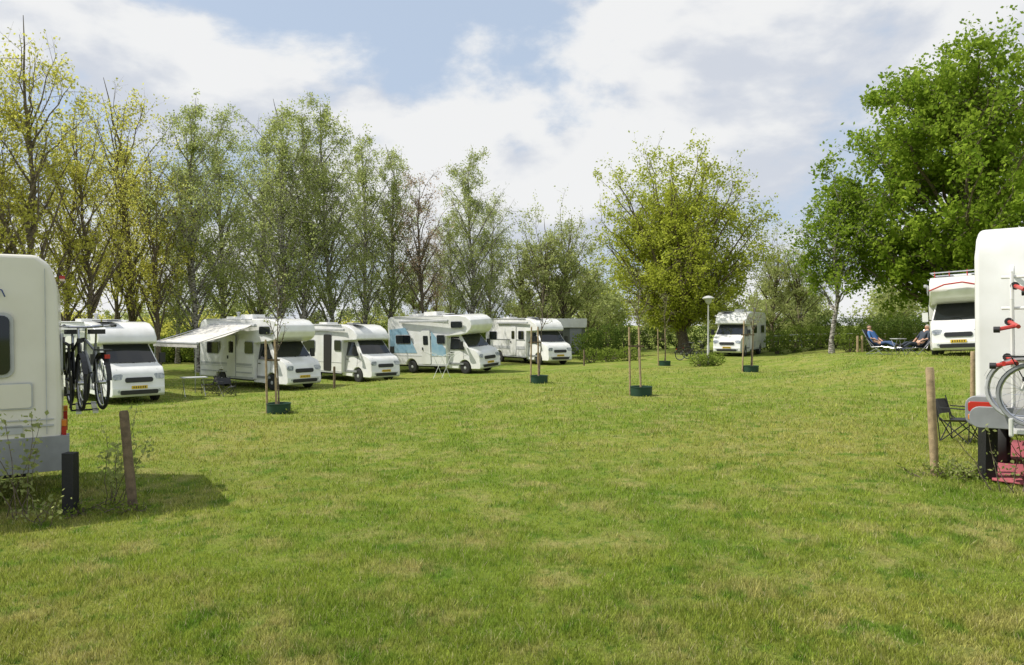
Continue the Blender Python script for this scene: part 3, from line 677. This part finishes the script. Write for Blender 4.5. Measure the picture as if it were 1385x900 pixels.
# ------------------------------------------------------------ people
def person(name,px,Y,rot,joints,cloth_top,cloth_leg,hair,seat,shoe=M['black']):
    X=W(px,Y);E=empty(name,(X,Y,g1(X,Y)));E.rotation_euler=(0,0,rot)
    J=joints;vs=[];ed=[];rd=[];tag=[]
    def a(p,r,t,par=None):
        vs.append(p);rd.append(r);tag.append(t)
        if par is not None: ed.append((par,len(vs)-1))
        return len(vs)-1
    pel=a(J['pelvis'],.15,'leg');sp=a(J['spine'],.14,'top',pel);ch=a(J['chest'],.16,'top',sp);nk=a(J['neck'],.06,'skin',ch);hdv=a(J['head'],.07,'skin',nk)
    for s in(-1,1):
        f=lambda p:(p[0],p[1]*s,p[2])
        hp=a(f(J['hip']),.1,'leg',pel);kn=a(f(J['knee']),.065,'leg',hp);an=a(f(J['ankle']),.042,'leg',kn);to=a(f(J['toe']),.035,'shoe',an)
        sh=a(f(J['shoulder']),.065,'top',ch);el=a(f(J['elbow']),.045,'top',sh);wr=a(f(J['wrist']),.028,'skin',el)
        hn=Vector(f(J['wrist']));fd=(hn-Vector(f(J['elbow']))).normalized();pa=a(tuple(hn+fd*.07),.035,'skin',wr)
        side=Vector((0,1,0))-fd*fd.y;side.normalize();dn=fd.cross(side)
        if dn.z>0: dn=-dn
        for i,ln in enumerate((.06,.075,.08,.07)):
            b=hn+fd*.1+side*(i-1.5)*.02;k1=a(tuple(b),.009,'skin',pa);k2=a(tuple(b+fd*ln*.5+dn*.01),.008,'skin',k1);a(tuple(b+fd*ln*.85+dn*.035),.007,'skin',k2)
        b=hn+fd*.03-side*s*.035;k1=a(tuple(b),.011,'skin',pa);a(tuple(b+fd*.045-side*s*.02),.009,'skin',k1)
    me=bpy.data.meshes.new('b');me.from_pydata(vs,ed,[]);o=bpy.data.objects.new('b',me);COL.objects.link(o)
    md=o.modifiers.new('s','SKIN');md.use_smooth_shade=True
    for i,r in enumerate(rd): me.skin_vertices[0].data[i].radius=(r,r)
    me.skin_vertices[0].data[0].use_root=True
    ss=o.modifiers.new('u','SUBSURF');ss.levels=2
    dg=bpy.context.evaluated_depsgraph_get();m2=bpy.data.meshes.new_from_object(o.evaluated_get(dg));bpy.data.objects.remove(o)
    mats={'top':cloth_top,'leg':cloth_leg,'skin':M['skin'],'shoe':shoe};keys=list(mats)
    m2.materials.clear()
    for k in keys: m2.materials.append(mats[k])
    segs=[(Vector(vs[i]),Vector(vs[j]),tag[j]) for i,j in ed]
    for p in m2.polygons:
        c=p.center;best=1e9;bt_='top'
        for A_,B_,t in segs:
            d=B_-A_;u=max(0,min(1,(c-A_).dot(d)/max(d.length_squared,1e-9)));q=(c-(A_+d*u)).length
            if q<best: best=q;bt_=t
        p.material_index=keys.index(bt_);p.use_smooth=True
    b=bpy.data.objects.new('body',m2);COL.objects.link(b);b.parent=E
    bm=bmesh.new();bmesh.ops.create_uvsphere(bm,u_segments=24,v_segments=16,radius=1)
    for v in bm.verts:
        x,y,z=v.co;nx=x*.098;ny=y*.076;nz=z*.12
        if z<0: nx*=1-.25*(-z);ny*=1-.35*(-z)
        if x>.9 and abs(y)<.25 and -.35<z<.15: nx+=.022
        v.co=(nx,ny,nz)
    hm=bpy.data.meshes.new('head');bm.to_mesh(hm);bm.free();hm.materials.append(M['skin']);hm.materials.append(hair)
    for p in hm.polygons:
        c=p.center;p.use_smooth=True
        if c.z>.055 or (c.x<.0 and c.z>-.05): p.material_index=1
    ho=bpy.data.objects.new('head',hm);COL.objects.link(ho);ho.parent=E;hp=Vector(J['head']);ho.location=hp+Vector((.01,0,.05));ho.rotation_euler=(0,J.get('tilt',-.2),0)
    fm=MB()
    for s in(-1,1):
        fm.lathe((.083,s*.03,.012),(1,0,0),[(0,.012),(.008,.008)],M['black'],8);fm.lathe((0,s*.072,0),(0,s,0),[(0,.025),(.012,.03),(.016,.02)],M['skin'],10)
    fm.box((.082,0,-.055),(.012,.045,.01),M['redpaint'])
    fo=fm.obj('face',E);fo.location=ho.location;fo.rotation_euler=ho.rotation_euler
    st=MB();
    pl=[(.95,.3),(.35,.36),(-.1,.32),(-.55,1.1)]
    for (xa,za),(xb,zb) in zip(pl[:-1],pl[1:]):
        for s in(-.3,.3): st.tube((xa,s,za),(xb,s,zb),.014,M['metal'])
        st.add([(xa,-.28,za),(xa,.28,za),(xb,.28,zb),(xb,-.28,zb)],[(0,1,2,3)],M['shirt'])
    for s in(-.3,.3):
        st.tube((.9,s,.3),(.75,s,0),.013,M['metal']);st.tube((.3,s,.36),(-.35,s,0),.013,M['metal']);st.tube((-.3,s,.65),(.4,s,0),.013,M['metal']);st.tube((-.35,s,.75),(.2,s,.62),.02,M['black'])
    for xx in(.75,-.35,.4): st.tube((xx,-.3,.01),(xx,.3,.01),.013,M['metal'])
    st.obj('reclining_chair',E)
rec=dict(pelvis=(-.02,0,.46),spine=(-.17,0,.66),chest=(-.32,0,.9),neck=(-.4,0,1.07),head=(-.42,0,1.14),hip=(.06,.1,.46),knee=(.5,.13,.56),ankle=(.88,.12,.38),toe=(1.0,.14,.5),
  shoulder=(-.32,.2,.98),elbow=(-.16,.3,.72),wrist=(.06,.2,.62),tilt=-.35)
person('person_reclining',1243,30.5,math.pi+.25,rec,M['shirt'],M['shirt'],M['greyhair'],'lounger')
person('person_reclining',1187,33,-1.0,rec,M['bluecloth'],M['jeans'],M['hair'],'lounger')
# ------------------------------------------------------------ ground
def axis(lo,hi,near,step,far):
    a=list(np.arange(lo,hi+1e-6,step));d=step;x=hi
    while x<far: d*=1.35;x+=d;a.append(x)
    d=step;x=lo
    while x>-near: d*=1.35;x-=d;a.insert(0,x)
    return np.array(a)
xs=axis(-45,45,1500,.6,1500);ys=axis(-6,75,1500,.6,2500)
XX,YY=np.meshgrid(xs,ys)
ZZ=gz(XX,YY)+.012*np.sin(XX*1.7+YY*.9)*np.cos(YY*1.3-XX*.4)
nv=np.column_stack([XX.ravel(),YY.ravel(),ZZ.ravel()]);nx=len(xs);ny=len(ys)
ii,jj=np.meshgrid(np.arange(nx-1),np.arange(ny-1));b0=(jj*nx+ii).ravel();qq=np.column_stack([b0,b0+1,b0+nx+1,b0+nx])
def grasscol(nt,blade):
    N=nt.nodes;Lk=nt.links
    ge=N.new('ShaderNodeNewGeometry')
    def noise(sc,det=4,rough=.5,off=0):
        n=N.new('ShaderNodeTexNoise');n.inputs['Scale'].default_value=sc;n.inputs['Detail'].default_value=det;n.inputs['Roughness'].default_value=rough
        if off:
            mp=N.new('ShaderNodeMapping');mp.inputs['Location'].default_value=(off,off*.7,0);Lk.new(ge.outputs['Position'],mp.inputs[0]);Lk.new(mp.outputs[0],n.inputs['Vector'])
        else: Lk.new(ge.outputs['Position'],n.inputs['Vector'])
        return n
    def rng_(src,a,b):
        r=N.new('ShaderNodeMapRange');r.inputs[1].default_value=a;r.inputs[2].default_value=b;Lk.new(src,r.inputs[0]);return r.outputs[0]
    def mix(f,a,b):
        m=N.new('ShaderNodeMix');m.data_type='RGBA'
        Lk.new(f,m.inputs[0])
        for s,i in((a,6),(b,7)):
            if isinstance(s,tuple): m.inputs[i].default_value=(*s,1)
            else: Lk.new(s,m.inputs[i])
        return m.outputs[2]
    k=1.06 if blade else .86
    S=lambda c:tuple(x*k for x in c)
    c=mix(rng_(noise(.45,5,.6).outputs['Fac'],.38,.62),S((.20,.29,.035)),S((.30,.36,.055)))
    c=mix(rng_(noise(.16,3,.5,40).outputs['Fac'],.45,.66),c,S((.35,.36,.08)))
    c=mix(rng_(noise(1.6,5,.65,13).outputs['Fac'],.48,.66),c,S((.43,.40,.14)))
    c=mix(rng_(noise(2.6,4,.6,77).outputs['Fac'],.54,.66),c,S((.15,.255,.03)))
    c=mix(rng_(noise(9,4,.6,31).outputs['Fac'],.55,.68),c,S((.12,.21,.028)))
    return c,noise,mix,rng_
m,nt,b=newmat('grass_ground');c,noise,mix,rng_=grasscol(nt,False)
c2=mix(rng_(noise(45,6,.8,5).outputs['Fac'],.35,.7),(.09,.12,.025),c)
c3=nt.nodes.new('ShaderNodeMix');c3.data_type='RGBA';c3.inputs[0].default_value=.5
nt.links.new(c,c3.inputs[6]);nt.links.new(c2,c3.inputs[7]);nt.links.new(c3.outputs[2],b.inputs['Base Color'])
b.inputs['Roughness'].default_value=.95;b.inputs['Specular IOR Level'].default_value=.1
bp=nt.nodes.new('ShaderNodeBump');bp.inputs['Strength'].default_value=.7;bp.inputs['Distance'].default_value=.06
nt.links.new(noise(28,8,.8,3).outputs['Fac'],bp.inputs['Height']);nt.links.new(bp.outputs[0],b.inputs['Normal'])
GM=m
me=npmesh('ground',nv,qq,np.zeros(len(qq)),np.zeros(len(qq)),[GM]);me.shade_smooth();o=bpy.data.objects.new('grass_ground',me);COL.objects.link(o)
m=bpy.data.materials.new('grass_blades');m.use_nodes=True;nt=m.node_tree;N=nt.nodes;Lk=nt.links;N.remove(N['Principled BSDF'])
c,noise,mix,rng_=grasscol(nt,True)
at=N.new('ShaderNodeAttribute');at.attribute_name='rnd'
hs=N.new('ShaderNodeHueSaturation');mr=N.new('ShaderNodeMapRange');mr.inputs[3].default_value=.5;mr.inputs[4].default_value=1.6;Lk.new(at.outputs['Fac'],mr.inputs[0]);Lk.new(mr.outputs[0],hs.inputs['Value']);Lk.new(c,hs.inputs['Color'])
st_=rng_(at.outputs['Fac'],.93,.95);cc=mix(st_,hs.outputs[0],(.55,.50,.27))
d=N.new('ShaderNodeBsdfDiffuse');t=N.new('ShaderNodeBsdfTranslucent');Lk.new(cc,d.inputs[0]);Lk.new(cc,t.inputs[0]);a=N.new('ShaderNodeMixShader');a.inputs[0].default_value=.4
Lk.new(d.outputs[0],a.inputs[1]);Lk.new(t.outputs[0],a.inputs[2]);Lk.new(a.outputs[0],N['Material Output'].inputs['Surface'])
rg=np.random.RandomState(8);n=580000
def vnoise(x,y,cell,seed):
    rs=np.random.RandomState(seed);G=rs.rand(512,512);fx=x/cell;fy=y/cell;ix=np.floor(fx).astype(int);iy=np.floor(fy).astype(int);tx=fx-ix;ty=fy-iy
    tx=tx*tx*(3-2*tx);ty=ty*ty*(3-2*ty);a=G[ix%512,iy%512];b=G[(ix+1)%512,iy%512];c=G[ix%512,(iy+1)%512];d=G[(ix+1)%512,(iy+1)%512]
    return (a*(1-tx)+b*tx)*(1-ty)+(c*(1-tx)+d*tx)*ty
u=rg.uniform(0,1,n);y0,y1=3.4,38.
Y=1/(1/y0-u*(1/y0-1/y1));X=rg.uniform(-1,1,n)*(Y*.78+.8)
cl=vnoise(X,Y,.16,1)*.6+vnoise(X,Y,.45,2)*.4
keep=rg.rand(n)<(.45+1.0*cl);X=X[keep];Y=Y[keep];cl=cl[keep];n=len(X)
sz=np.clip(Y/8,.8,3.0);hb=rg.uniform(.022,.05,n)*np.clip(Y/12,.9,1.3)*(.45+1.25*cl**1.3*1.2)
wb=.0034*sz*rg.uniform(.7,1.4,n)
az=rg.uniform(0,2*math.pi,n);ln=rg.uniform(0,1.0,n);la=rg.uniform(0,2*math.pi,n)
z=gz(X,Y)+.012*np.sin(X*1.7+Y*.9)*np.cos(Y*1.3-X*.4)-.004
base=np.column_stack([X,Y,z]);side=np.column_stack([np.cos(az),np.sin(az),np.zeros(n)])*wb[:,None]
tip=base+np.column_stack([np.cos(la)*ln*hb,np.sin(la)*ln*hb,hb])
v=np.stack([base-side,base+side,tip+side*.3,tip-side*.3],1).reshape(-1,3);q=np.arange(n*4).reshape(-1,4)
me=npmesh('grass_blades',v,q,np.zeros(n),rg.uniform(0,1,n),[m]);o=bpy.data.objects.new('grass',me);COL.objects.link(o)
# ------------------------------------------------------------ world
w=bpy.data.worlds.new('World');scene.world=w;w.use_nodes=True;nt=w.node_tree;N=nt.nodes;Lk=nt.links;bg=N['Background'];bg.inputs['Strength'].default_value=.118
sky=N.new('ShaderNodeTexSky');sky.sky_type='NISHITA';sky.sun_disc=False;sky.sun_elevation=math.radians(52);sky.sun_rotation=math.radians(-87);sky.dust_density=1.5;sky.air_density=1.0
tc=N.new('ShaderNodeTexCoord')
def wn(sc,det,r,off,stretch=1.9):
    mp=N.new('ShaderNodeMapping');mp.inputs['Location'].default_value=off;mp.inputs['Scale'].default_value=(1,1,stretch);Lk.new(tc.outputs['Generated'],mp.inputs[0])
    n_=N.new('ShaderNodeTexNoise');n_.inputs['Scale'].default_value=sc;n_.inputs['Detail'].default_value=det;n_.inputs['Roughness'].default_value=r;n_.inputs['Distortion'].default_value=.15;Lk.new(mp.outputs[0],n_.inputs['Vector']);return n_.outputs['Fac']
def mr_(s,a,b,c=0,d=1,t='SMOOTHSTEP'):
    r=N.new('ShaderNodeMapRange');r.interpolation_type=t;r.inputs[1].default_value=a;r.inputs[2].default_value=b;r.inputs[3].default_value=c;r.inputs[4].default_value=d;Lk.new(s,r.inputs[0]);return r.outputs[0]
def mth(op,a,b):
    n_=N.new('ShaderNodeMath');n_.operation=op
    for i,s in enumerate((a,b)):
        if isinstance(s,(int,float)): n_.inputs[i].default_value=s
        else: Lk.new(s,n_.inputs[i])
    return n_.outputs[0]
OF=(3.1,1.7,.3)
n0=wn(2.6,12,.56,OF);n1_=wn(2.6,5,.5,(OF[0]-.06,OF[1],OF[2]+.09))
dens=mr_(n0,.425,.52)
lit=mr_(mth('SUBTRACT',n0,n1_),-.07,.05)
mc=N.new('ShaderNodeMix');mc.data_type='RGBA';mc.inputs[6].default_value=(5.5,5.8,6.4,1);mc.inputs[7].default_value=(7.7,7.7,7.65,1);Lk.new(lit,mc.inputs[0])
mk=N.new('ShaderNodeMix');mk.data_type='RGBA';Lk.new(mth('MULTIPLY',dens,.93),mk.inputs[0])
hz=N.new('ShaderNodeMix');hz.data_type='RGBA';hz.inputs[0].default_value=.75;hz.inputs[7].default_value=(4.9,5.8,7.1,1);Lk.new(sky.outputs[0],hz.inputs[6])
Lk.new(hz.outputs[2],mk.inputs[6]);Lk.new(mc.outputs[2],mk.inputs[7]);Lk.new(mk.outputs[2],bg.inputs['Color'])
# sun
S=bpy.data.lights.new('sun','SUN');S.energy=5.0;S.angle=math.radians(.5);S.color=(1,.95,.87);so=bpy.data.objects.new('sun',S);COL.objects.link(so)
el=math.radians(52);az=math.radians(-87);dr=Vector((math.sin(az)*math.cos(el),math.cos(az)*math.cos(el),math.sin(el)));so.rotation_euler=dr.to_track_quat('Z','Y').to_euler();so.location=(-20,0,30)
# camera
cd=bpy.data.cameras.new('camera');cd.lens=36*F/1385;cd.sensor_width=36;cd.clip_end=5000;cd.clip_start=.05
co=bpy.data.objects.new('camera',cd);COL.objects.link(co);co.location=(0,0,CZ);co.rotation_euler=(math.radians(90)-math.atan(10/F),0,0);scene.camera=co
scene.view_settings.view_transform='Standard';scene.view_settings.look='None'
